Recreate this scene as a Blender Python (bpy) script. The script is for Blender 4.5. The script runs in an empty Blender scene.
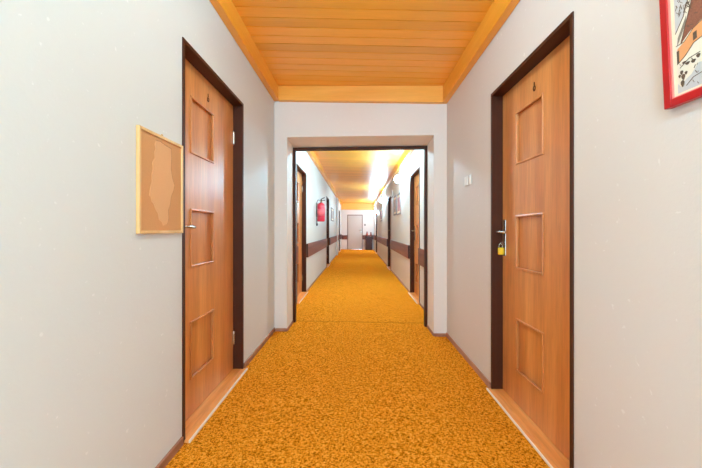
import bpy, bmesh, math, random
from mathutils import Vector, Matrix
random.seed(4)
PI = math.pi
sc = bpy.context.scene
C = bpy.data.collections.new('hallway'); sc.collection.children.link(C)

# ------------------------------------------------------------ dimensions (metres)
XL, XR = -0.873, 0.926          # the two side walls
FL, FR = 0.0, -0.03             # the old floor dips slightly to the right
CL, CR = 2.57, 2.53             # board ceiling, left and right
YB = -1.7                       # corridor goes on behind the viewer to here
YE = 18.3                       # end wall
EYE = 1.065
def fz(x): return FL + (FR-FL)*(x-XL)/(XR-XL)
def cz(x): return CL + (CR-CL)*(x-XL)/(XR-XL)

# ------------------------------------------------------------ materials
def s2l(c):
    c = c/255.0
    return c/12.92 if c <= 0.04045 else ((c+0.055)/1.055)**2.4
def rgb(r, g, b): return (s2l(r), s2l(g), s2l(b), 1.0)

class NT:
    def __init__(self, name):
        self.m = bpy.data.materials.new(name); self.m.use_nodes = True
        self.t = self.m.node_tree; self.n = self.t.nodes; self.l = self.t.links
        self.b = self.n['Principled BSDF']
        self.co = self.n.new('ShaderNodeTexCoord').outputs['Object']
    def link(self, a, b): self.l.new(a, b)
    def mapping(self, scale=(1,1,1), loc=(0,0,0), rot=(0,0,0)):
        k = self.n.new('ShaderNodeMapping'); self.link(self.co, k.inputs['Vector'])
        k.inputs['Scale'].default_value = scale; k.inputs['Location'].default_value = loc
        k.inputs['Rotation'].default_value = rot
        return k.outputs[0]
    def noise(self, vec, scale=5, detail=3, rough=0.5, dist=0.0):
        k = self.n.new('ShaderNodeTexNoise'); self.link(vec, k.inputs['Vector'])
        k.inputs['Scale'].default_value = scale; k.inputs['Detail'].default_value = detail
        k.inputs['Roughness'].default_value = rough; k.inputs['Distortion'].default_value = dist
        return k.outputs['Fac']
    def ramp(self, fac, stops, interp='LINEAR'):
        k = self.n.new('ShaderNodeValToRGB'); self.link(fac, k.inputs['Fac'])
        e = k.color_ramp.elements; k.color_ramp.interpolation = interp
        e[0].position, e[0].color = stops[0]; e[1].position, e[1].color = stops[-1]
        for p, c in stops[1:-1]:
            q = e.new(p); q.color = c
        return k.outputs['Color']
    def mix(self, fac, a, b, mode='MIX'):
        k = self.n.new('ShaderNodeMix'); k.data_type = 'RGBA'; k.blend_type = mode
        for v, i in ((fac, 0), (a, 6), (b, 7)):
            if hasattr(v, 'links'): self.link(v, k.inputs[i])
            else: k.inputs[i].default_value = v
        return k.outputs[2]
    def math(self, op, a, b=0.0, c=None):
        k = self.n.new('ShaderNodeMath'); k.operation = op
        for i, v in enumerate((a, b) if c is None else (a, b, c)):
            if hasattr(v, 'links'): self.link(v, k.inputs[i])
            else: k.inputs[i].default_value = v
        return k.outputs[0]
    def bump(self, h, strength=0.3, dist=0.01):
        k = self.n.new('ShaderNodeBump'); self.link(h, k.inputs['Height'])
        k.inputs['Strength'].default_value = strength; k.inputs['Distance'].default_value = dist
        self.link(k.outputs[0], self.b.inputs['Normal'])
    def col(self, v):
        if hasattr(v, 'links'): self.link(v, self.b.inputs['Base Color'])
        else: self.b.inputs['Base Color'].default_value = v
    def done(self, rough=0.5, metal=0.0, spec=0.5, coat=0.0, coat_rough=0.1):
        self.b.inputs['Roughness'].default_value = rough; self.b.inputs['Metallic'].default_value = metal
        self.b.inputs['Specular IOR Level'].default_value = spec
        self.b.inputs['Coat Weight'].default_value = coat; self.b.inputs['Coat Roughness'].default_value = coat_rough
        return self.m

def plaster(name, c, var):
    k = NT(name); v = k.mapping()
    n1 = k.noise(v, 1.6, 3, 0.6); n2 = k.noise(v, 14, 4, 0.6); n3 = k.noise(v, 90, 3, 0.6)
    c2 = tuple(x*var for x in c[:3]) + (1,)
    a = k.mix(k.math('MULTIPLY', n1, 0.8), c, c2)
    chips = k.ramp(k.noise(v, 38, 2, 0.5), [(0.0, (0,0,0,1)), (0.70, (0,0,0,1)), (0.76, (1,1,1,1))])
    a = k.mix(k.math('MULTIPLY', chips, 0.25), a, (1,1,1,1))
    k.col(a)
    h = k.math('ADD', k.math('MULTIPLY', n2, 0.6), k.math('MULTIPLY', n3, 0.25))
    k.bump(h, 0.35, 0.006)
    return k.done(0.55, spec=0.35)
M = {}
M['wall'] = plaster('painted_plaster', rgb(212, 214, 212), 0.95)
M['wall_cream'] = plaster('cream_plaster', rgb(217, 210, 205), 0.95)
M['wall_cross'] = plaster('warm_white_plaster', rgb(230, 219, 211), 0.96)
M['wall_end'] = plaster('rose_white_plaster', rgb(226, 212, 206), 0.94)

def wood(name, base, dark, light, rough=0.3, coat=0.4, along='z', plank=0.0, phase=0.0, fine=1.0, contrast=1.0, dif=0.12, cr=.16):
    k = NT(name)
    S = {'z': (9, 9, 0.55), 'x': (0.55, 9, 9), 'y': (9, 0.55, 9)}[along]
    v = k.mapping(S)
    wide = k.noise(v, 1.0, 2, 0.5, 0.3)
    v2 = k.mapping(tuple(s*9*fine for s in S))
    grain = k.noise(v2, 1.0, 4, 0.65, 0.4)
    a = k.ramp(wide, [(0.32, dark), (0.5, base), (0.68, light)])
    g = k.ramp(grain, [(0.35, (1-0.22*contrast,)*3+(1,)), (0.6, (1, 1, 1, 1))])
    a = k.mix(0.8, a, g, 'MULTIPLY')
    if plank:
        s = k.n.new('ShaderNodeSeparateXYZ'); k.link(k.co, s.inputs[0])
        idx = k.math('FLOOR', k.math('DIVIDE', k.math('SUBTRACT', s.outputs['Y'], phase), plank))
        w = k.n.new('ShaderNodeTexWhiteNoise'); w.noise_dimensions = '1D'; k.link(idx, w.inputs['W'])
        f = k.math('MULTIPLY_ADD', w.outputs['Value'], 2*dif, 1-dif)
        cc = k.n.new('ShaderNodeCombineColor')
        for i in range(3): k.link(f, cc.inputs[i])
        a = k.mix(1.0, a, cc.outputs[0], 'MULTIPLY')
    k.col(a)
    k.bump(grain, 0.08, 0.002)
    return k.done(rough, coat=coat, coat_rough=cr, spec=0.4)
M['door_wood'] = wood('cherry_laminate', rgb(214, 138, 74), rgb(204, 124, 62), rgb(224, 150, 86), rough=0.4, coat=0.55, cr=.36)
M['panel_wood'] = wood('cherry_panel', rgb(211, 134, 70), rgb(192, 114, 56), rgb(224, 150, 86), rough=0.36, coat=0.5, cr=.3, fine=1.2)
M['ceiling_wood'] = wood('varnished_boards', rgb(248, 176, 64), rgb(247, 173, 60), rgb(250, 180, 70), rough=0.4, coat=0.3, along='x', plank=0.1085, phase=2.22, contrast=0.35, dif=0.09, cr=.28)
M['fascia'] = wood('varnished_fascia', rgb(244, 166, 52), rgb(239, 158, 44), rgb(248, 174, 62), rough=0.42, coat=0.25, along='y', contrast=0.35)
M['fascia_x'] = wood('varnished_fascia_across', rgb(246, 174, 74), rgb(241, 166, 64), rgb(250, 182, 84), rough=0.42, coat=0.25, along='x', contrast=0.35)
M['threshold'] = wood('threshold_oak', rgb(240, 160, 84), rgb(228, 142, 66), rgb(246, 176, 104), rough=0.45, coat=0.12, along='x')
M['frame_pine'] = wood('pale_pine', rgb(226, 184, 124), rgb(216, 170, 106), rgb(236, 198, 142), rough=0.5, coat=0.1, contrast=0.5)
M['rail'] = wood('brown_laminate', rgb(124, 70, 60), rgb(108, 58, 50), rgb(138, 82, 72), rough=0.5, coat=0.15, along='x', contrast=0.6)
M['base'] = wood('skirting_wood', rgb(176, 120, 92), rgb(140, 88, 62), rgb(196, 142, 116), rough=0.5, coat=0.1, along='y')

def plain(name, c, rough=0.5, metal=0.0, coat=0.0, var=0.06, scale=20, bump=0.0, spec=0.5):
    k = NT(name); v = k.mapping()
    n = k.noise(v, scale, 3, 0.6)
    k.col(k.mix(n, tuple(x*(1-var) for x in c[:3])+(1,), tuple(min(1, x*(1+var)) for x in c[:3])+(1,)))
    if bump: k.bump(n, bump, 0.003)
    return k.done(rough, metal, spec=spec, coat=coat)
M['steel_brown'] = plain('dark_brown_enamel', rgb(70, 32, 14), 0.5, var=0.2, scale=9, bump=0.1, spec=.25)
M['cap'] = plain('dark_end_grain', rgb(62, 34, 28), 0.6, var=0.2)
M['white_edge'] = plain('pale_edging', rgb(240, 224, 208), 0.45)
M['groove'] = plain('dark_joint_backing', rgb(96, 50, 16), 0.8)
M['metal'] = plain('satin_nickel', rgb(196, 190, 182), 0.25, 0.9)
M['darkmetal'] = plain('aged_bronze', rgb(96, 60, 36), 0.4, 0.5)
M['brass'] = plain('brass', rgb(226, 178, 66), 0.3, 0.7)
M['yellow'] = plain('yellow_cover', rgb(240, 196, 40), 0.4)
M['white'] = plain('white_plastic', rgb(240, 236, 230), 0.35, coat=0.2)
M['greyplastic'] = plain('off_white_plastic', rgb(206, 200, 194), 0.45)
M['red'] = plain('red_enamel', rgb(214, 36, 62), 0.3, coat=0.4)
M['redframe'] = plain('crimson_lacquer', rgb(182, 6, 16), 0.4, coat=0.25, var=0.12)
M['pinkbevel'] = plain('pink_bevel', rgb(236, 130, 120), 0.5)
M['mat'] = plain('cream_mount', rgb(244, 226, 200), 0.8)
M['black'] = plain('black_rubber', rgb(30, 28, 28), 0.6)
M['cork'] = plain('cork', rgb(204, 148, 96), 0.85, var=0.10, scale=260, bump=0.3)
M['mapcork'] = plain('pale_cork', rgb(217, 165, 116), 0.85, var=0.05, scale=180, bump=0.15)
M['darkline'] = plain('dark_outline', rgb(120, 74, 44), 0.8)
M['enddoor'] = plain('greige_paint', rgb(198, 180, 170), 0.45, var=0.03)
M['endframe'] = plain('brown_trim_paint', rgb(112, 74, 58), 0.5)
M['cabinet'] = plain('dark_walnut_stain', rgb(62, 32, 28), 0.45, var=0.15)
M['clay'] = plain('red_clay', rgb(150, 82, 72), 0.55)
M['paper'] = plain('printed_paper', rgb(176, 160, 158), 0.7, var=0.3, scale=30)
M['pinkpaper'] = plain('rose_print', rgb(190, 138, 146), 0.7, var=0.3, scale=16)
M['greyframe'] = plain('grey_brown_frame', rgb(120, 104, 100), 0.5)
M['snow'] = plain('print_snow', rgb(196, 196, 198), 0.8, var=0.05)
M['snow2'] = plain('print_snow_warm', rgb(230, 222, 206), 0.8, var=0.05)
M['roof'] = plain('print_roof', rgb(138, 86, 66), 0.8, var=0.45, scale=330)
M['housewall'] = plain('print_house', rgb(226, 158, 104), 0.8, var=0.1)
M['ink'] = plain('print_ink', rgb(96, 76, 62), 0.8, var=0.3, scale=200)
M['ink2'] = plain('print_grey', rgb(140, 130, 118), 0.8, var=0.4, scale=240)

# carpet
k = NT('mustard_pile_carpet'); v = k.mapping()
big = k.noise(v, 2.2, 3, 0.6); mid = k.noise(v, 75, 4, 0.8, 0.6); fine = k.noise(v, 230, 3, 0.75)
s = k.math('ADD', k.math('MULTIPLY', mid, 0.62), k.math('MULTIPLY', fine, 0.38))
a = k.ramp(s, [(0.41, rgb(88, 42, 2)), (0.46, rgb(196, 110, 12)), (0.515, rgb(246, 152, 36)), (0.64, rgb(255, 200, 92))])
a = k.mix(k.math('MULTIPLY', big, 0.10), a, rgb(212, 124, 12))
sp = k.n.new('ShaderNodeSeparateXYZ'); k.link(k.co, sp.inputs[0])
wob = k.noise(k.mapping((1.5, 0.01, 1)), 3, 2)
d = k.math('ABSOLUTE', k.math('SUBTRACT', sp.outputs['Y'], k.math('MULTIPLY_ADD', wob, 0.03, 3.86)))
seam = k.math('LESS_THAN', d, 0.018)
a = k.mix(k.math('MULTIPLY', seam, 0.30), a, rgb(130, 74, 12))
k.col(a); k.bump(s, 0.9, 0.012)
M['carpet'] = k.done(1.0, spec=0.0)

COOL = (.475, .80, 1.0)
HALL = (.39, .76, 1.0)
def glow(name, col, strength):
    k = NT(name); k.col(rgb(255, 250, 240))
    k.b.inputs['Emission Color'].default_value = (*col, 1); k.b.inputs['Emission Strength'].default_value = strength
    return k.done(0.3)

# ------------------------------------------------------------ mesh helpers
def box(bm, x0, x1, y0, y1, z0, z1):
    vs = [bm.verts.new(p) for p in ((x0,y0,z0),(x1,y0,z0),(x1,y1,z0),(x0,y1,z0),(x0,y0,z1),(x1,y0,z1),(x1,y1,z1),(x0,y1,z1))]
    for f in ((0,3,2,1),(4,5,6,7),(0,1,5,4),(1,2,6,5),(2,3,7,6),(3,0,4,7)):
        bm.faces.new([vs[i] for i in f])
    return vs
def hexa(bm, pts):
    vs = [bm.verts.new(p) for p in pts]
    for f in ((0,3,2,1),(4,5,6,7),(0,1,5,4),(1,2,6,5),(2,3,7,6),(3,0,4,7)):
        bm.faces.new([vs[i] for i in f])
def lathe(bm, prof, center=(0,0,0), axis='z', n=24):
    rings = []
    for r, h in prof:
        ring = []
        for i in range(n):
            a = 2*PI*i/n; p = (r*math.cos(a), r*math.sin(a), h)
            if axis == 'x': p = (p[2], p[0], p[1])
            elif axis == 'y': p = (p[1], p[2], p[0])
            ring.append(bm.verts.new(tuple(p[j]+center[j] for j in range(3))))
        rings.append(ring)
    for a, b in zip(rings, rings[1:]):
        for i in range(n): bm.faces.new((a[i], a[(i+1)%n], b[(i+1)%n], b[i]))
    bm.faces.new(rings[0][::-1]); bm.faces.new(rings[-1])
def tube(bm, pts, r, n=10, closed=False):
    P = [Vector(p) for p in pts]; rings = []; N = len(P)
    up = None
    for i in range(N):
        if closed: t = (P[(i+1)%N]-P[i-1]).normalized()
        else: t = (P[min(i+1,N-1)]-P[max(i-1,0)]).normalized()
        if up is None:
            up = Vector((0,0,1)) if abs(t.z) < 0.9 else Vector((1,0,0))
        a = t.cross(up).normalized(); b = a.cross(t).normalized(); up = b
        rings.append([bm.verts.new(P[i]+a*r*math.cos(2*PI*j/n)+b*r*math.sin(2*PI*j/n)) for j in range(n)])
    pairs = list(zip(rings, rings[1:])) + ([(rings[-1], rings[0])] if closed else [])
    for a, b in pairs:
        for j in range(n): bm.faces.new((a[j], a[(j+1)%n], b[(j+1)%n], b[j]))
    if not closed: bm.faces.new(rings[0][::-1]); bm.faces.new(rings[-1])
def poly(bm, pts, thick_vec):
    a = [bm.verts.new(p) for p in pts]
    b = [bm.verts.new(tuple(p[i]+thick_vec[i] for i in range(3))) for p in pts]
    fs = [bm.faces.new(a[::-1]), bm.faces.new(b)]
    n = len(a)
    for i in range(n): fs.append(bm.faces.new((a[i], a[(i+1)%n], b[(i+1)%n], b[i])))
    return fs
def obj(name, bm, mat, parent=None, smooth=False, bevel=0.0, loc=None, rot=0.0):
    bmesh.ops.recalc_face_normals(bm, faces=bm.faces[:])
    me = bpy.data.meshes.new(name); bm.to_mesh(me); bm.free()
    for m in (mat if isinstance(mat, (list, tuple)) else [mat]): me.materials.append(m)
    if smooth:
        for p in me.polygons: p.use_smooth = True
    o = bpy.data.objects.new(name, me); C.objects.link(o)
    if parent: o.parent = parent
    if loc: o.location = loc
    if rot: o.rotation_euler = (0, 0, rot)
    if bevel:
        b = o.modifiers.new('bevel', 'BEVEL'); b.width = bevel; b.segments = 2; b.limit_method = 'ANGLE'
    return o
def tag(o, label, cat, group=None, kind=None):
    o['label'] = label; o['category'] = cat
    if group: o['group'] = group
    if kind: o['kind'] = kind
    return o
def thing(name, label, cat, loc=(0,0,0), rz=0.0, group=None, kind=None):
    o = bpy.data.objects.new(name, None); C.objects.link(o)
    o.location = loc; o.rotation_euler = (0,0,rz); o.empty_display_size = 0.1
    return tag(o, label, cat, group, kind)
def copy_tree(o, parent=None):
    c = o.copy(); C.objects.link(c); c.parent = parent
    for ch in list(o.children): copy_tree(ch, c)
    return c
B = bmesh.new

def wall_with_holes(axis, face, back, a0, a1, zb, zt, holes):
    """a slab between planes face/back of the other axis; holes = (a_lo, a_hi, z_hi) from the floor up."""
    bm = B()
    As = sorted({a0, a1, *[h[0] for h in holes], *[h[1] for h in holes]})
    Zs = sorted({zb, zt, *[h[2] for h in holes]})
    def solid(i, j):
        if i < 0 or j < 0 or i >= len(As)-1 or j >= len(Zs)-1: return False
        ca, cz_ = (As[i]+As[i+1])/2, (Zs[j]+Zs[j+1])/2
        return not any(h[0] < ca < h[1] and cz_ < h[2] for h in holes)
    cache = {}
    def V(d, a, z):
        key = (d, a, z)
        if key not in cache:
            dd = face if d == 0 else back
            dd = dd(a) if callable(dd) else dd
            cache[key] = bm.verts.new((dd, a, z) if axis == 'y' else (a, dd, z))
        return cache[key]
    for i in range(len(As)-1):
        for j in range(len(Zs)-1):
            if not solid(i, j): continue
            p, q, r, s_ = As[i], As[i+1], Zs[j], Zs[j+1]
            for d in (0, 1): bm.faces.new((V(d,p,r), V(d,q,r), V(d,q,s_), V(d,p,s_)))
            if not solid(i-1, j): bm.faces.new((V(0,p,r), V(1,p,r), V(1,p,s_), V(0,p,s_)))
            if not solid(i+1, j): bm.faces.new((V(0,q,r), V(1,q,r), V(1,q,s_), V(0,q,s_)))
            if not solid(i, j-1): bm.faces.new((V(0,p,r), V(1,p,r), V(1,q,r), V(0,q,r)))
            if not solid(i, j+1): bm.faces.new((V(0,p,s_), V(1,p,s_), V(1,q,s_), V(0,q,s_)))
    return bm

# ------------------------------------------------------------ door positions along the corridor
DL = [(1.646, 2.527), (4.77, 5.65), (9.41, 10.29), (15.85, 16.73)]
DR = [(1.408, 2.272), (4.864, 5.744), (8.98, 9.86), (15.15, 16.03)]
DH = 2.03                                  # frame height over the floor

# ------------------------------------------------------------ the setting
bm = B(); box(bm, XL-0.16, XR+0.16, YB, YE+0.1, -0.12, 0)
for vtx in bm.verts: vtx.co.z += fz(vtx.co.x)
tag(obj('floor', bm, M['carpet']), 'mottled mustard orange carpet running down the whole hallway', 'carpet floor', kind='structure')

bm = B(); pitch = 0.1085; y = 2.22 - pitch*math.floor((2.22-YB)/pitch)
while y < YE:
    g = 0.005
    x0, x1 = XL-0.05, XR+0.05
    y0, y1 = y+g, y+pitch-g
    hexa(bm, [(x0,y0,cz(x0)), (x1,y0,cz(x1)), (x1,y1,cz(x1)), (x0,y1,cz(x0)), (x0,y0,cz(x0)+.02), (x1,y0,cz(x1)+.02), (x1,y1,cz(x1)+.02), (x0,y1,cz(x0)+.02)])
    y += pitch
nb = len(bm.faces)
hexa(bm, [(XL-.05,YB,CL+.014),(XR+.05,YB,CR+.014),(XR+.05,YE,CR+.014),(XL-.05,YE,CL+.014),(XL-.05,YB,CL+.1),(XR+.05,YB,CR+.1),(XR+.05,YE,CR+.1),(XL-.05,YE,CL+.1)])
bm.faces.ensure_lookup_table()
for f in bm.faces[nb:]: f.material_index = 1
tag(obj('ceiling', bm, [M['ceiling_wood'], M['groove']]), 'orange varnished board ceiling with planks laid across the hallway', 'ceiling', kind='structure')

hl = [(a, b, FL+DH) for a, b in DL]; hr = [(a, b, FR+DH) for a, b in DR]
tag(obj('wall_left', wall_with_holes('y', XL, XL-0.15, YB, YE, -0.05, 2.62, hl), M['wall']), 'white plastered wall along the left side of the hallway', 'wall', kind='structure')
tag(obj('wall_right', wall_with_holes('y', XR, XR+0.15, YB, YE, -0.08, 2.62, hr), M['wall_cream']), 'cream white plastered wall along the right side of the hallway', 'wall', kind='structure')
fy = lambda x: 3.49 - 0.09*(x-XL)/(XR-XL)
by = lambda x: 3.846 - 0.106*(x-XL)/(XR-XL)
OX0, OX1, OZ = -0.740, 0.793, 2.045
bmp = wall_with_holes('x', fy, by, XL-0.01, XR+0.01, -0.05, 2.62, [(OX0, OX1, OZ)])
for vtx in bmp.verts:                      # the soffit drops a little toward the steel frame
    if abs(vtx.co.z-OZ) < 1e-4 and vtx.co.y > 3.6: vtx.co.z -= .028
tag(obj('wall_partition', bmp, M['wall_cross']), 'cream white cross wall with the wide open passage into the far hallway', 'wall', kind='structure')
tag(obj('wall_end', wall_with_holes('x', YE, YE+0.12, XL-0.15, XR+0.15, -0.05, 2.62, [(-0.535, 0.31, 1.90)]), M['wall_end']), 'small pale end wall at the very far end of the hallway', 'wall', kind='structure')
bm = B(); box(bm, XL-0.01, XL+0.05, 13.9, 14.35, 0, 2.42)
tag(obj('wall_pilaster', bm, M['wall']), 'shallow white wall pier far down the left side of the hallway', 'wall', kind='structure')
# back of the rooms behind the doors: not seen, doors are closed

# ceiling fascia boards
def fascia(name, pts, mat, label):
    bm = B(); hexa(bm, pts)
    tag(obj(name, bm, mat, bevel=0.003), label, 'ceiling trim', kind='structure')
ya = 3.40
fascia('trim_1', [(XL,YB,2.42),(XL+.053,YB,2.42),(XL+.053,3.47,2.42),(XL,3.47,2.42),(XL,YB,CL),(XL+.053,YB,CL-.001),(XL+.053,3.47,CL-.001),(XL,3.47,CL)], M['fascia'], 'orange wooden fascia board between left wall and near ceiling')
fascia('trim_2', [(XR-.053,YB,2.365),(XR,YB,2.365),(XR,3.41,2.365),(XR-.053,3.41,2.365),(XR-.053,YB,CR+.001),(XR,YB,CR),(XR,3.41,CR),(XR-.053,3.41,CR+.001)], M['fascia'], 'orange wooden fascia board between right wall and near ceiling')
xa, xb = XL+.053, XR-.053
fascia('trim_3', [(xa,fy(xa)-.055,2.418),(xb,fy(xb)-.055,2.362),(xb,fy(xb),2.362),(xa,fy(xa),2.418),(xa,fy(xa)-.055,cz(xa)-.001),(xb,fy(xb)-.055,cz(xb)-.001),(xb,fy(xb),cz(xb)),(xa,fy(xa),cz(xa))], M['fascia_x'], 'orange wooden fascia board above the wide passage opening')
fascia('trim_4', [(XL,3.86,2.42),(XL+.053,3.86,2.42),(XL+.053,18.2,2.42),(XL,18.2,2.42),(XL,3.86,CL),(XL+.053,3.86,CL-.001),(XL+.053,18.2,CL-.001),(XL,18.2,CL)], M['fascia'], 'pale orange fascia board along the left of the far hallway ceiling')
fascia('trim_5', [(XR-.053,3.76,2.365),(XR,3.76,2.365),(XR,18.2,2.365),(XR-.053,18.2,2.365),(XR-.053,3.76,CR+.001),(XR,3.76,CR),(XR,18.2,CR),(XR-.053,18.2,CR+.001)], M['fascia'], 'pale orange fascia board along the right of the far hallway ceiling')
fascia('trim_6', [(XL,18.2,2.19),(XR,18.2,2.17),(XR,18.3,2.17),(XL,18.3,2.19),(XL,18.2,CL),(XR,18.2,CR),(XR,18.3,CR),(XL,18.3,CL)], M['fascia_x'], 'orange fascia board closing the ceiling at the far end wall')

# passage frame (dark brown steel)
bm = B()
def fr(x0, x1, z0, z1):
    y0 = lambda x: by(x)-0.03; y1 = lambda x: by(x)+0.03
    hexa(bm, [(x0,y0(x0),z0),(x1,y0(x1),z0),(x1,y1(x1),z0),(x0,y1(x0),z0),(x0,y0(x0),z1),(x1,y0(x1),z1),(x1,y1(x1),z1),(x0,y1(x0),z1)])
fr(OX0-.004, OX0+.030, fz(OX0), OZ-.060); fr(OX1-.028, OX1+.004, fz(OX1), OZ-.060)
fr(OX0-.004, OX1+.004, OZ-.060, OZ-.030)
tag(obj('trim_7', bm, M['steel_brown'], bevel=0.002), 'dark brown steel frame lining the wide passage opening', 'passage frame', kind='structure')

# baseboards
def skirting(name, x0, x1, y0, y1, label, h=0.04):
    bm = B(); zf = fz((x0+x1)/2); box(bm, x0, x1, y0, y1, zf-.004, zf+h)
    tag(obj(name, bm, M['base'], bevel=0.003), label, 'baseboard', kind='structure')
t = 0.012
skirting('baseboard_left', XL, XL+t, YB, 1.64, 'low brown baseboard under the wall before the left near door')
skirting('baseboard_left', XL, XL+t, 2.535, 3.47, 'low brown baseboard between left near door and the cross wall')
skirting('baseboard_right', XR-t, XR, YB, 1.405, 'low brown baseboard under the wall before the right near door')
skirting('baseboard_right', XR-t, XR, 2.282, 3.40, 'low brown baseboard between right near door and the cross wall')
skirting('baseboard_partition', XL+t, OX0, 3.47, 3.486, 'short brown baseboard on the cross wall left of the passage', 0.03)
skirting('baseboard_partition', OX1, XR-t, 3.388, 3.406, 'short brown baseboard on the cross wall right of the passage', 0.03)
skirting('baseboard_partition', OX0, OX0+.008, 3.475, 3.80, 'low brown strip at the foot of the left passage reveal', 0.03)
skirting('baseboard_partition', OX1-.008, OX1, 3.40, 3.71, 'low brown strip at the foot of the right passage reveal', 0.03)
for a, b, wd in ((3.9,4.76,'before the first left hall door'), (5.66,9.40,'between first and second left hall doors'), (10.30,13.89,'past the second left hall door'), (14.36,15.84,'past the white wall pier')):
    skirting('baseboard_left', XL, XL+t, a, b, 'thin brown baseboard in far hallway ' + wd, 0.03)
for a, b, wd in ((3.8,4.854,'before the first right hall door'), (5.754,8.97,'between first and second right hall doors'), (9.87,15.14,'between second and third right hall doors')):
    skirting('baseboard_right', XR-t, XR, a, b, 'thin brown baseboard in far hallway ' + wd, 0.03)

# ------------------------------------------------------------ doors
PANELS = ((1.503, 1.822), (0.857, 1.182), (0.222, 0.543))
def make_door(name, W, label, number=True):
    """local x runs from the handle side to the hinge side, local y into the wall, z up; origin at the wall face."""
    root = thing(name, label, 'door', kind='structure')
    H = DH; L = 0.022; R = 0.067
    bm = B()                                                     # steel frame: lip on the wall and deep reveal
    for x0, x1 in ((0.0, L), (W-L, W)): box(bm, x0, x1, -0.006, 0.11, 0, H-L)
    box(bm, 0, W, -0.006, 0.11, H-L, H)
    obj('door_frame', bm, M['steel_brown'], root, bevel=0.0025)
    # leaf with three panel holes
    bm = B(); x0, x1, z0, z1 = L+.003, W-L-.003, 0.016, H-L-.003
    pu0, pu1 = 0.217, 0.513
    xs = [x0, pu0, pu1, x1]; zs = [z0] + sorted(sum([list(p) for p in PANELS], [])) + [z1]
    def open_(i, j): return i == 1 and j in (1, 3, 5)
    cache = {}
    def V(x, y_, z):
        if (x,y_,z) not in cache: cache[(x,y_,z)] = bm.verts.new((x,y_,z))
        return cache[(x,y_,z)]
    for i in range(3):
        for j in range(7):
            a, b, c, d = xs[i], xs[i+1], zs[j], zs[j+1]
            if open_(i, j):
                for p, q in (((a,c),(b,c)), ((b,c),(b,d)), ((b,d),(a,d)), ((a,d),(a,c))):
                    bm.faces.new((V(p[0],R,p[1]), V(q[0],R,q[1]), V(q[0],R+.02,q[1]), V(p[0],R+.02,p[1])))
            else: bm.faces.new((V(a,R,c), V(b,R,c), V(b,R,d), V(a,R,d)))
    bx = [(x0,z0),(x1,z0),(x1,z1),(x0,z1)]
    bk = [bm.verts.new((p[0],R+.04,p[1])) for p in bx]; bm.faces.new(bk)
    # outer rim
    rim = [(x,z0) for x in xs] + [(x1,z) for z in zs[1:]] + [(x,z1) for x in reversed(xs[:-1])] + [(x0,z) for z in reversed(zs[1:-1])]
    rb = [bm.verts.new((p[0],R+.04,p[1])) for p in rim]
    for i in range(len(rim)):
        p, q = rim[i], rim[(i+1)%len(rim)]
        bm.faces.new((V(p[0],R,p[1]), V(q[0],R,q[1]), rb[(i+1)%len(rim)], rb[i]))
    leaf = obj('door_leaf', bm, M['door_wood'], root)
    for c, d in PANELS:                                          # recessed square with a slim bead round it
        bm = B(); box(bm, pu0, pu1, R+.014, R+.022, c, d)
        w, pr = 0.012, 0.007
        for q in ((pu0-.004, pu0+w-.004, c, d), (pu1-w+.004, pu1+.004, c, d)): box(bm, q[0], q[1], R-pr, R+.006, q[2], q[3])
        for q in ((c-.004, c+w-.004), (d-w+.004, d+.004)): box(bm, pu0-.004, pu1+.004, R-pr, R+.006, q[0], q[1])
        obj('door_panel', bm, M['panel_wood'], root, bevel=0.003)
    # handle: long plate, neck, lever toward the hinge side, keyhole
    hx = 0.056
    bm = B(); box(bm, hx-.017, hx+.017, R-.004, R, 0.922, 1.162)
    hp = obj('handle_plate', bm, M['metal'], root, bevel=0.002)
    bm = B(); lathe(bm, [(.009,R-.05),(.009,R-.004),(.013,R-.003)], (hx,0,1.082), 'y', 16)
    tube(bm, [(hx,R-.05,1.082),(hx+.03,R-.052,1.083),(hx+.09,R-.052,1.081),(hx+.11,R-.048,1.080)], .0085, 12)
    obj('door_handle', bm, M['metal'], root, smooth=True)
    bm = B(); lathe(bm, [(.008,R-.007),(.008,R-.003)], (hx,0,0.99), 'y', 16)
    obj('lock_cylinder', bm, M['darkmetal'], hp)
    for zc in (0.25, 1.76):
        bm = B(); lathe(bm, [(.007,zc-.05),(.008,zc-.045),(.008,zc+.045),(.007,zc+.05)], (W-L-.006, R-.006, 0), 'z', 12)
        obj('hinge', bm, M['metal'], root, smooth=True)
    # threshold board with a pale front edge
    bm = B(); box(bm, L, W-L, -.001, R+.04, -.01, .012)
    th = obj('threshold', bm, M['threshold'], root, bevel=0.002)
    bm = B(); box(bm, .004, W-.004, -.030, -.007, -.01, .011); box(bm, L, W-L, -.007, -.001, -.01, .012)
    obj('threshold_nosing', bm, M['threshold'], th, bevel=0.003)
    bm = B(); box(bm, .004, W-.004, -.038, -.030, -.01, .013)
    obj('threshold_edge', bm, M['white_edge'], th, bevel=0.003)
    if number:
        bm = B(); nx, nz = 0.43, 1.885
        tube(bm, [(nx,R-.004,nz+.014),(nx-.001,R-.004,nz+.036)], .0024, 8)
        tube(bm, [(nx+.010*math.cos(q), R-.004, nz+.013*math.sin(q)) for q in [2*PI*i/18 for i in range(18)]], .0024, 8, True)
        obj('door_number', bm, M['darkmetal'], root, smooth=True)
    return root
d1 = make_door('door_1', DL[0][1]-DL[0][0], 'cherry wood three panel door in near left wall, beside cork board'); d1.location = (XL, DL[0][0], FL); d1.rotation_euler.z = PI/2
d2 = make_door('door_2', DR[0][1]-DR[0][0], 'cherry wood three panel door in near right wall, with yellow padlock'); d2.location = (XR, DR[0][1], FR); d2.rotation_euler.z = -PI/2
proto = make_door('door_3', 0.88, 'narrow view of first left door beyond passage, before fire extinguisher', number=False)
proto.location = (XL, DL[1][0], FL); proto.rotation_euler.z = PI/2
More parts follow.
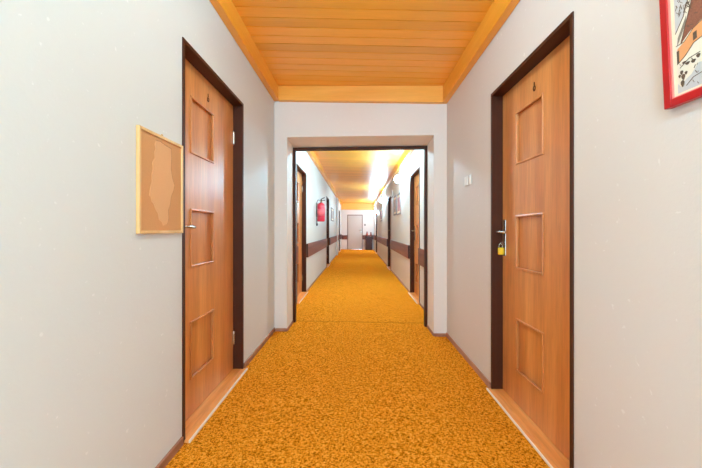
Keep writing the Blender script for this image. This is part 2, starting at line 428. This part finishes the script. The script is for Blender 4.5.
far = [('door_4', XL, DL[2][0], 1, 'second left hallway door, just past the fire extinguisher'),
       ('door_5', XL, DL[3][0], 1, 'last left hallway door, nearest the end wall'),
       ('door_6', XR, DR[1][1], -1, 'first right door beyond the passage, before the paired pictures'),
       ('door_7', XR, DR[2][1], -1, 'second right hallway door, just past the paired pictures'),
       ('door_8', XR, DR[3][1], -1, 'last right hallway door, nearest the end wall')]
for nm, x, y, sgn, lab in far:
    d = copy_tree(proto); d.name = nm; d['label'] = lab
    d.location = (x, y, FL if sgn > 0 else FR); d.rotation_euler.z = sgn*PI/2

# end door
r = thing('door_9', 'plain pale grey beige door in the far end wall', 'door', (-0.535, YE, fz(-.1)), kind='structure')
W, H = 0.845, 1.925
bm = B(); box(bm, 0, .035, -.02, .06, 0, H-.04); box(bm, W-.035, W, -.02, .06, 0, H-.04); box(bm, 0, W, -.02, .06, H-.04, H)
obj('door_frame', bm, M['endframe'], r)
bm = B(); box(bm, .035, W-.035, .0, .04, .01, H-.04); obj('door_leaf', bm, M['enddoor'], r, bevel=.003)
bm = B(); box(bm, W-.11, W-.07, -.006, 0, .92, 1.14); lathe(bm, [(.01,-.05),(.01,-.005)], (W-.09,0,1.06), 'y', 12); tube(bm, [(W-.09,-.05,1.06),(W-.21,-.05,1.06)], .01, 8)
obj('door_handle', bm, M['metal'], r)

# padlock on a hasp at the right near door
def RX(u, v, w): return (XR+v, DR[0][1]-u, FR+w)
bm = B(); tube(bm, [(.045,.066,.998),(.045,.046,.998),(.045,.040,1.005),(.045,.046,1.012),(.045,.066,1.012)], .003, 8)
obj('hasp', bm, M['metal'], d2, smooth=True)
pl = thing('padlock', 'small yellow padlock hanging below the lever of the right near door', 'padlock', RX(.045, .044, .940), -PI/2)
bm = B(); box(bm, -.010, .010, -.017, .017, -.012, .036); obj('lock_body', bm, M['yellow'], pl, bevel=.004)
bm = B(); tube(bm, [(0, .011*math.cos(q), .034 + (.018 if 0 <= q <= PI else 0) + .014*max(0, math.sin(q))) for q in [PI*i/10 for i in range(11)]], .0028, 8)
tube(bm, [(0,.011,.03),(0,.011,.054)], .0028, 8); tube(bm, [(0,-.011,.03),(0,-.011,.054)], .0028, 8)
obj('shackle', bm, M['metal'], pl, smooth=True)

# ------------------------------------------------------------ cork board on the left wall
# outer 0.345 x 0.42; local x = toward the far end, y = into the wall
cb = thing('cork_board', 'cork board in pale pine frame with lighter map shape, on near left wall', 'notice board', (XL+.016, 1.300, 1.050), PI/2)
W, H, F = 0.330, 0.43, 0.013
bm = B(); box(bm, 0, F, 0, .015, 0, H); box(bm, W-F, W, 0, .015, 0, H); box(bm, F, W-F, 0, .015, 0, F); box(bm, F, W-F, 0, .015, H-F, H)
obj('frame', bm, M['frame_pine'], cb, bevel=.002)
bm = B(); box(bm, F, W-F, .006, .015, F, H-F); obj('cork_panel', bm, M['cork'], cb)
pxs = [(100,78),(118,84),(135,97),(160,112),(162,150),(160,190),(166,230),(174,255),(170,275),(160,300),(157,330),(149,352),(151,385),(146,404),(130,412),(124,398),(113,388),(110,366),(98,345),(93,328),(84,316),(82,300),(75,294),(80,262),(86,240),(84,215),(90,190),(88,165),(97,150),(95,130),(101,112),(97,95)]
def cork_pt(cx, cy):
    fx, fy_ = (cx-22)/186.0, 0
    Yd = .862*330/(357-(130+cx/3.9)); z = (230-(120+cy/3.9))*Yd/330
    return (Yd-1.300, z+EYE-1.050)
pp = [cork_pt(*p) for p in pxs]
bm = B(); poly(bm, [(x, .0045, z) for x, z in pp], (0, .0016, 0)); obj('map_shape', bm, M['mapcork'], cb)
bm = B(); tube(bm, [(x, .0047, z) for x, z in pp[3:14]], .0007, 6); tube(bm, [(x, .0047, z) for x, z in pp[:4]], .0008, 6); obj('map_outline', bm, M['darkline'], cb)
bm = B(); tube(bm, [(W*.52+.006*math.cos(q), .012, H+.005+.006*math.sin(q)) for q in [2*PI*i/12 for i in range(12)]], .0016, 6, True); obj('hanging_ring', bm, M['brass'], cb, smooth=True)

# ------------------------------------------------------------ red framed picture on the right wall (leans forward as it hangs)
rp = thing('framed_picture', 'red framed print of a snowy village on the near right wall', 'picture', (XR-.024, .970, 1.418), -PI/2)
rp.rotation_euler = (math.radians(2.7), 0, -PI/2)
W, H, F = .50, .66, .022
bm = B(); box(bm, 0, F, 0, .02, 0, H); box(bm, W-F, W, 0, .02, 0, H); box(bm, F, W-F, 0, .02, 0, F); box(bm, F, W-F, 0, .02, H-F, H)
obj('frame', bm, M['redframe'], rp, bevel=.002)
bm = B(); g = .003
box(bm, F, F+g, .004, .012, F, H-F); box(bm, W-F-g, W-F, .004, .012, F, H-F); box(bm, F+g, W-F-g, .004, .012, F, F+g); box(bm, F+g, W-F-g, .004, .012, H-F-g, H-F)
obj('inner_edge', bm, M['pinkbevel'], rp)
bm = B(); box(bm, F, W-F, .009, .018, F, H-F); obj('mount', bm, M['mat'], rp)
ax0, ax1, az0, az1 = .036, W-.036, .032, H-.036
bm = B()
def art(pts, mi, d):
    for f in poly(bm, [(x, .009-d, z) for x, z in pts], (0, d, 0)): f.material_index = mi
def clipb(p): return (min(max(p[0], ax0), ax1), min(max(p[1], az0), az1))
art([(ax0,az0),(ax1,az0),(ax1,az1),(ax0,az1)], 0, .0003)
# near strip as in the photograph; x grows toward the viewer
art([(ax0,.20),(.060,.235),(.085,.30),(.10,.36),(.04,.36),(ax0,.33)], 1, .0005)
art([(.050,.165),(.075,.185),(.11,.20),(.16,.21),(.20,.19),(.27,.19),(.27,.30),(.16,.34),(.108,.335)], 2, .0008)
art([(.038,.115),(.060,.126),(.085,.150),(.13,.160),(.20,.150),(.20,.19),(.13,.205),(.085,.188),(.060,.166),(.040,.155)], 3, .0010)
art([(.038,.113),(.044,.115),(.045,.150),(.038,.150)], 4, .0012)
art([(.084,.155),(.094,.158),(.094,.178),(.084,.176)], 4, .0012)
for cx, cz_, w, h in ((.050,.055,.009,.016),(.053,.072,.010,.014),(.049,.086,.008,.010),(.061,.080,.007,.008),(.043,.078,.006,.008),(.066,.104,.012,.007),(.057,.110,.010,.006),(.082,.102,.012,.008),(.095,.110,.010,.009)):
    art([(cx+w*.5*math.cos(a)*(1+.3*math.sin(3*a)), cz_+h*.6*math.sin(a)) for a in [2*PI*i/10 for i in range(10)]], 4, .0012)
for i in range(42):                                           # bare branches
    x = random.uniform(ax0+.002, .085); z = random.uniform(.235, .345); a = random.uniform(.9, 2.3); l = random.uniform(.01, .028)
    q = (x+l*math.cos(a), z+l*math.sin(a)); n_ = (-.0008*math.sin(a), .0008*math.cos(a))
    if q[0] < ax0 or q[1] > az1: continue
    art([(x+n_[0],z+n_[1]), (x-n_[0],z-n_[1]), (q[0]-n_[0],q[1]-n_[1]), (q[0]+n_[0],q[1]+n_[1])], 5 if i%2 else 4, .0011)
for i in range(16):                                           # trunk lines by the road
    x = .040+.0016*i; z = .165+.003*i
    art([(x,z),(x+.001,z),(x+.004,z+.022),(x+.003,z+.022)], 5, .0011)
art([(ax0,az0),(ax1,az0),(ax1,.10),(.20,.11),(.13,.085),(.095,.092),(.075,.070),(.058,.062),(.048,.045),(ax0,.060)], 1, .0004)
def stroke(p, q, w, mi=4, d=.0013):
    a = math.atan2(q[1]-p[1], q[0]-p[0]); n_ = (-w*math.sin(a), w*math.cos(a))
    art([(p[0]+n_[0],p[1]+n_[1]), (p[0]-n_[0],p[1]-n_[1]), (q[0]-n_[0],q[1]-n_[1]), (q[0]+n_[0],q[1]+n_[1])], mi, d)
for a in ([(ax0,.165),(.060,.166),(.085,.188),(.13,.205)], [(.038,.113),(.060,.126),(.085,.150),(.13,.160),(.20,.150)], [(ax0,.20),(.060,.235),(.085,.30),(.10,.36)], [(.050,.165),(.108,.335)], [(.06,.045),(.08,.060),(.12,.066),(.17,.06)], [(.045,.1),(.07,.115),(.10,.118)]):
    for p, q in zip(a, a[1:]): stroke(p, q, .0008)
for i in range(60):                                           # roof tiles
    x = random.uniform(.062, .15); z = random.uniform(.18, .33)
    if z > .165+(x-.050)*2.6 or z < .19+(x-.05)*.25: continue
    stroke((x,z), (x+.007,z-.003), .0008)
for i in range(26):                                           # scattered tufts in the snow
    x = random.uniform(.045, .16); z = random.uniform(.036, .11)
    stroke((x,z), (x+random.uniform(-.004,.004),z+random.uniform(.003,.008)), .0007, 5 if i%3 else 4)
art([(.16,.40),(.24,.47),(.36,.41),(.36,.44),(.24,.50),(.15,.42)], 2, .0008)
art([(.18,.34),(.34,.34),(.34,.41),(.24,.455),(.18,.40)], 3, .0007)
art([(ax0,.50),(.12,.53),(.25,.51),(ax1,.54),(ax1,az1),(ax0,az1)], 5, .0004)
obj('print', bm, [M['snow2'], M['snow'], M['roof'], M['housewall'], M['ink'], M['ink2']], rp)

# ------------------------------------------------------------ light switch on the right wall
ls = thing('light_switch', 'small white light switch between right near door and cross wall', 'light switch', (XR, 2.815, 1.435), -PI/2)
bm = B(); box(bm, 0, .15, -.006, 0, -.002, .082); obj('switch_plate', bm, M['greyplastic'], ls, bevel=.002)
bm = B(); box(bm, .006, .082, -.014, -.005, .002, .078); obj('rocker', bm, M['white'], ls, bevel=.004)
bm = B(); box(bm, .122, .146, -.012, -.005, .002, .078); obj('rocker', bm, M['white'], ls, bevel=.003)

# ------------------------------------------------------------ bumper rails
def rail(x, y, rz, L, label, cap0=True, cap1=True, dz=0.0):
    r = thing('bumper_rail', label, 'wall rail', (x, y, dz+0.592), rz, 'brown bumper rails along the hallway walls')
    c0, c1 = (.02 if cap0 else 0), (.02 if cap1 else 0)
    bm = B(); box(bm, c0, L-c1, -.030, 0, 0, .236); obj('board', bm, M['rail'], r, bevel=.003)
    for on, a, b in ((cap0, 0, .02), (cap1, L-.02, L)):
        if on:
            bm = B(); box(bm, a, b, -.030, 0, 0, .236); obj('end_cap', bm, M['cap'], r, bevel=.003)
rail(XL, 3.95, PI/2, .80, 'short brown rail before the first left hallway door')
rail(XL, 5.68, PI/2, 3.70, 'brown wall rail on left wall under the fire extinguisher')
rail(XL, 10.32, PI/2, 3.56, 'brown wall rail on left wall past the second left hallway door')
rail(XL, 14.37, PI/2, 1.46, 'short brown rail before the last left hallway door')
rail(XL, 16.76, PI/2, 1.50, 'brown rail on the left wall touching the end wall corner')
rail(XR, 4.84, -PI/2, .98, 'short brown rail just inside the passage on the right wall', dz=-.03)
rail(XR, 8.96, -PI/2, 3.18, 'brown wall rail under the paired pictures on the right wall', dz=-.03)
rail(XR, 15.12, -PI/2, 5.22, 'long brown rail between second and third right hallway doors', dz=-.03)
rail(XR, 18.26, -PI/2, 2.18, 'brown rail on the right wall behind the dark cabinet', dz=-.03)
rail(XL+.032, YE, 0, .30, 'tiny brown rail on the end wall left of its door', dz=-.05)
rail(.315, YE, 0, .57, 'brown rail on the end wall right of its door', dz=-.05)

# ------------------------------------------------------------ fire extinguisher
fe = thing('wall_mounted_fire_extinguisher', 'red fire extinguisher hung on the left hallway wall above the rail', 'fire extinguisher', (XL+.105, 7.05, 1.245))
bm = B(); lathe(bm, [(.060,0),(.078,.006),(.082,.02),(.082,.33),(.074,.365),(.050,.392),(.026,.402)], (0,0,0), 'z', 28); obj('cylinder', bm, M['red'], fe, smooth=True)
bm = B(); lathe(bm, [(.024,.40),(.024,.43),(.018,.435),(.018,.47)], (0,0,0), 'z', 16); obj('valve', bm, M['metal'], fe, smooth=True)
bm = B(); tube(bm, [(-.01,0,.465),(.03,-.02,.49),(.08,-.05,.505)], .009, 8); tube(bm, [(-.01,0,.45),(.04,-.02,.455),(.085,-.05,.45)], .008, 8); obj('carry_handle', bm, M['black'], fe, smooth=True)
bm = B(); tube(bm, [(-.015,-.01,.45),(-.06,-.04,.46),(-.087,-.05,.40),(-.09,-.045,.25),(-.088,-.045,.05),(-.08,-.045,-.04)], .006, 8); lathe(bm, [(.012,-.09),(.015,-.04)], (-.08,-.045,0), 'z', 10); obj('hose', bm, M['black'], fe, smooth=True)
bm = B(); lathe(bm, [(.0835,.12),(.0835,.27)], (0,0,0), 'z', 28)
obj('label_band', bm, plain('label_pink', rgb(226, 96, 108), .5, var=.25, scale=40), fe, smooth=True)
bm = B(); box(bm, -.105, -.075, -.02, .02, .10, .40); obj('wall_bracket', bm, M['metal'], fe)
# leave the dull pin mark of its sign: none in the photo

# ------------------------------------------------------------ pictures in the far hallway
def picture(name, x, y, z, rz, w, h, label, mat, group=None):
    p = thing(name, label, 'picture', (x, y, z), rz, group)
    f = .03
    bm = B(); box(bm, 0, f, -.02, 0, 0, h); box(bm, w-f, w, -.02, 0, 0, h); box(bm, f, w-f, -.02, 0, 0, f); box(bm, f, w-f, -.02, 0, h-f, h)
    obj('frame', bm, M['greyframe'], p)
    bm = B(); box(bm, f, w-f, -.012, 0, f, h-f); obj('print', bm, M['mat'], p)
    bm = B(); box(bm, f+.05, w-f-.05, -.0135, -.011, f+.05, h-f-.05); obj('image', bm, mat, p)
picture('wall_picture', XR, 8.20, 1.42, -PI/2, .55, .46, 'farther of two paired framed pictures between right hallway doors', M['paper'], 'framed pictures on the far hallway walls')
picture('wall_picture', XR, 7.52, 1.40, -PI/2, .60, .46, 'nearer of two paired framed pictures, pinkish, between right hallway doors', M['pinkpaper'], 'framed pictures on the far hallway walls')
picture('wall_picture', XR, 13.1, 1.40, -PI/2, 1.0, .48, 'distant framed picture on right wall beyond the second hallway door', M['pinkpaper'], 'framed pictures on the far hallway walls')
picture('wall_picture', XL, 11.0, 1.38, PI/2, 1.1, .44, 'framed picture on left wall beyond the fire extinguisher', M['paper'], 'framed pictures on the far hallway walls')

sg = thing('wall_sign', 'small pale sign high on right wall above the paired pictures', 'sign', (XR, 8.75, 1.93), -PI/2)
bm = B(); box(bm, 0, .22, -.02, 0, 0, .17); obj('sign_plate', bm, M['greyplastic'], sg, bevel=.002)
bm = B(); box(bm, -.01, 0, -.024, 0, -.01, .18); box(bm, 0, .22, -.024, 0, -.01, 0); obj('sign_edge', bm, M['greyframe'], sg)

# ------------------------------------------------------------ wall lamps (white globes) near the ceiling, right wall
def lamp(y, z, label, watts, col, rad=.07, r_off=.095):
    l = thing('globe_lamp', label, 'wall lamp', (XR, y, z), -PI/2, 'globe lamps high on the right hallway wall')
    bm = B(); lathe(bm, [(.045,-.02),(.05,-.005),(.05,0)], (0,0,0), 'y', 20); tube(bm, [(0,-.01,0),(0,-r_off+rad*.8,0)], .012, 8); obj('lamp_mount', bm, M['white'], l, smooth=True)
    bm = B(); bmesh.ops.create_uvsphere(bm, u_segments=24, v_segments=16, radius=rad); bmesh.ops.translate(bm, verts=bm.verts, vec=(0,-r_off,0))
    obj('lamp_globe', bm, glow('lit_globe_glass', col, watts/(4*PI*rad*rad*PI)), l, smooth=True)
lamp(6.7, 2.10, 'nearest glowing white globe lamp on right wall past first hall door', 64, (.40, .77, 1.0))
lamp(11.4, 2.09, 'second glowing white globe lamp on right wall past second hall door', 72, (.42, .77, 1.0))
lamp(16.6, 1.93, 'farthest globe lamp, glowing warm, at the end wall corner', 92, (.50, .78, 1.0), .06, .12)

# ------------------------------------------------------------ cabinet with vases at the end
cbn = thing('cabinet', 'small dark brown cabinet against the end wall right of its door', 'cabinet', (.46, 17.92, fz(.6)))
bm = B(); box(bm, 0, .38, 0, .32, .03, .70); obj('body', bm, M['cabinet'], cbn, bevel=.004)
bm = B(); box(bm, -.02, .40, -.02, .32, .70, .73); obj('top', bm, M['cabinet'], cbn, bevel=.004)
bm = B(); box(bm, .01, .37, -.018, 0, .05, .69); dd = obj('door', bm, M['cabinet'], cbn, bevel=.004)
bm = B(); lathe(bm, [(.01,-.04),(.012,-.018)], (.33,0,.4), 'y', 10); obj('knob', bm, M['metal'], dd)
bm = B(); box(bm, .02, .36, .02, .30, 0, .03); obj('plinth', bm, M['black'], cbn)
for i, (x, h, lb) in enumerate(((.55, .27, 'taller slim red clay vase on left of the dark cabinet'), (.76, .24, 'shorter red clay vase on right of the dark cabinet'))):
    v_ = B(); lathe(v_, [(.035,0),(.055,h*.25),(.06,h*.45),(.04,h*.7),(.03,h*.85),(.045,h)], (0,0,0), 'z', 20)
    tag(obj('vase', v_, M['clay'], smooth=True, loc=(x, 18.05, fz(.6)+.731)), lb, 'vase', 'clay vases on the cabinet')
es = thing('light_switch', 'tiny dark light switch on the end wall beside its door', 'light switch', (.40, YE, 1.30))
bm = B(); box(bm, 0, .08, -.012, 0, 0, .10); obj('switch_plate', bm, M['greyframe'], es, bevel=.002)
bm = B(); box(bm, .02, .06, -.02, -.012, .02, .08); obj('rocker', bm, M['greyframe'], es, bevel=.002)

# ------------------------------------------------------------ light
W_ = bpy.data.worlds.new('world'); sc.world = W_; W_.use_nodes = True
W_.node_tree.nodes['Background'].inputs[0].default_value = (.465, .80, 1.0, 1)
W_.node_tree.nodes['Background'].inputs[1].default_value = 4.6
def added_ceiling_lamp(x, y, watts, col, label):  # unseen globe lamps added only to brighten the corridor and hall
    l = thing('added_ceiling_lamp', label, 'added ceiling lamp', (x, y, cz(x)))
    bm = B(); lathe(bm, [(.05,-.03),(.07,-.012),(.07,0)], (0,0,0), 'z', 24); obj('added_lamp_base', bm, M['white'], l, smooth=True)
    bm = B(); bmesh.ops.create_uvsphere(bm, u_segments=24, v_segments=16, radius=.085); bmesh.ops.translate(bm, verts=bm.verts, vec=(0,0,-.105))
    obj('lamp_globe', bm, glow('lit_globe_glass', col, watts/(4*PI*.085**2*PI)), l, smooth=True)
added_ceiling_lamp(0, 1.4, 15, COOL, 'added fill lamp, out of view, above the near corridor between the two doors')
added_ceiling_lamp(0, .2, 9, COOL, 'added fill lamp, out of view, directly above the viewer')
added_ceiling_lamp(0, -.9, 46, COOL, 'added fill lamp, out of view, above the corridor behind the viewer')
added_ceiling_lamp(0, 4.9, 80, HALL, 'added fill lamp just beyond the passage, hidden by its lintel')

# ------------------------------------------------------------ camera
cd = bpy.data.cameras.new('camera'); cam = bpy.data.objects.new('camera', cd); C.objects.link(cam)
cd.sensor_width = 36; cd.lens = 330/702*36; cd.clip_start = .02
cd.shift_x = -6/702; cd.shift_y = -4/702
cam.location = (0, 0, EYE); cam.rotation_euler = (PI/2, 0, 0); sc.camera = cam
sc.view_settings.view_transform = 'Standard'; sc.view_settings.look = 'None'
sc.view_settings.gamma = 1; sc.view_settings.use_curve_mapping = False
sc.view_settings.exposure = 0.62
sc.cycles.use_denoising = True; sc.cycles.max_bounces = 10; sc.cycles.diffuse_bounces = 8
sc.cycles.sample_clamp_indirect = 6
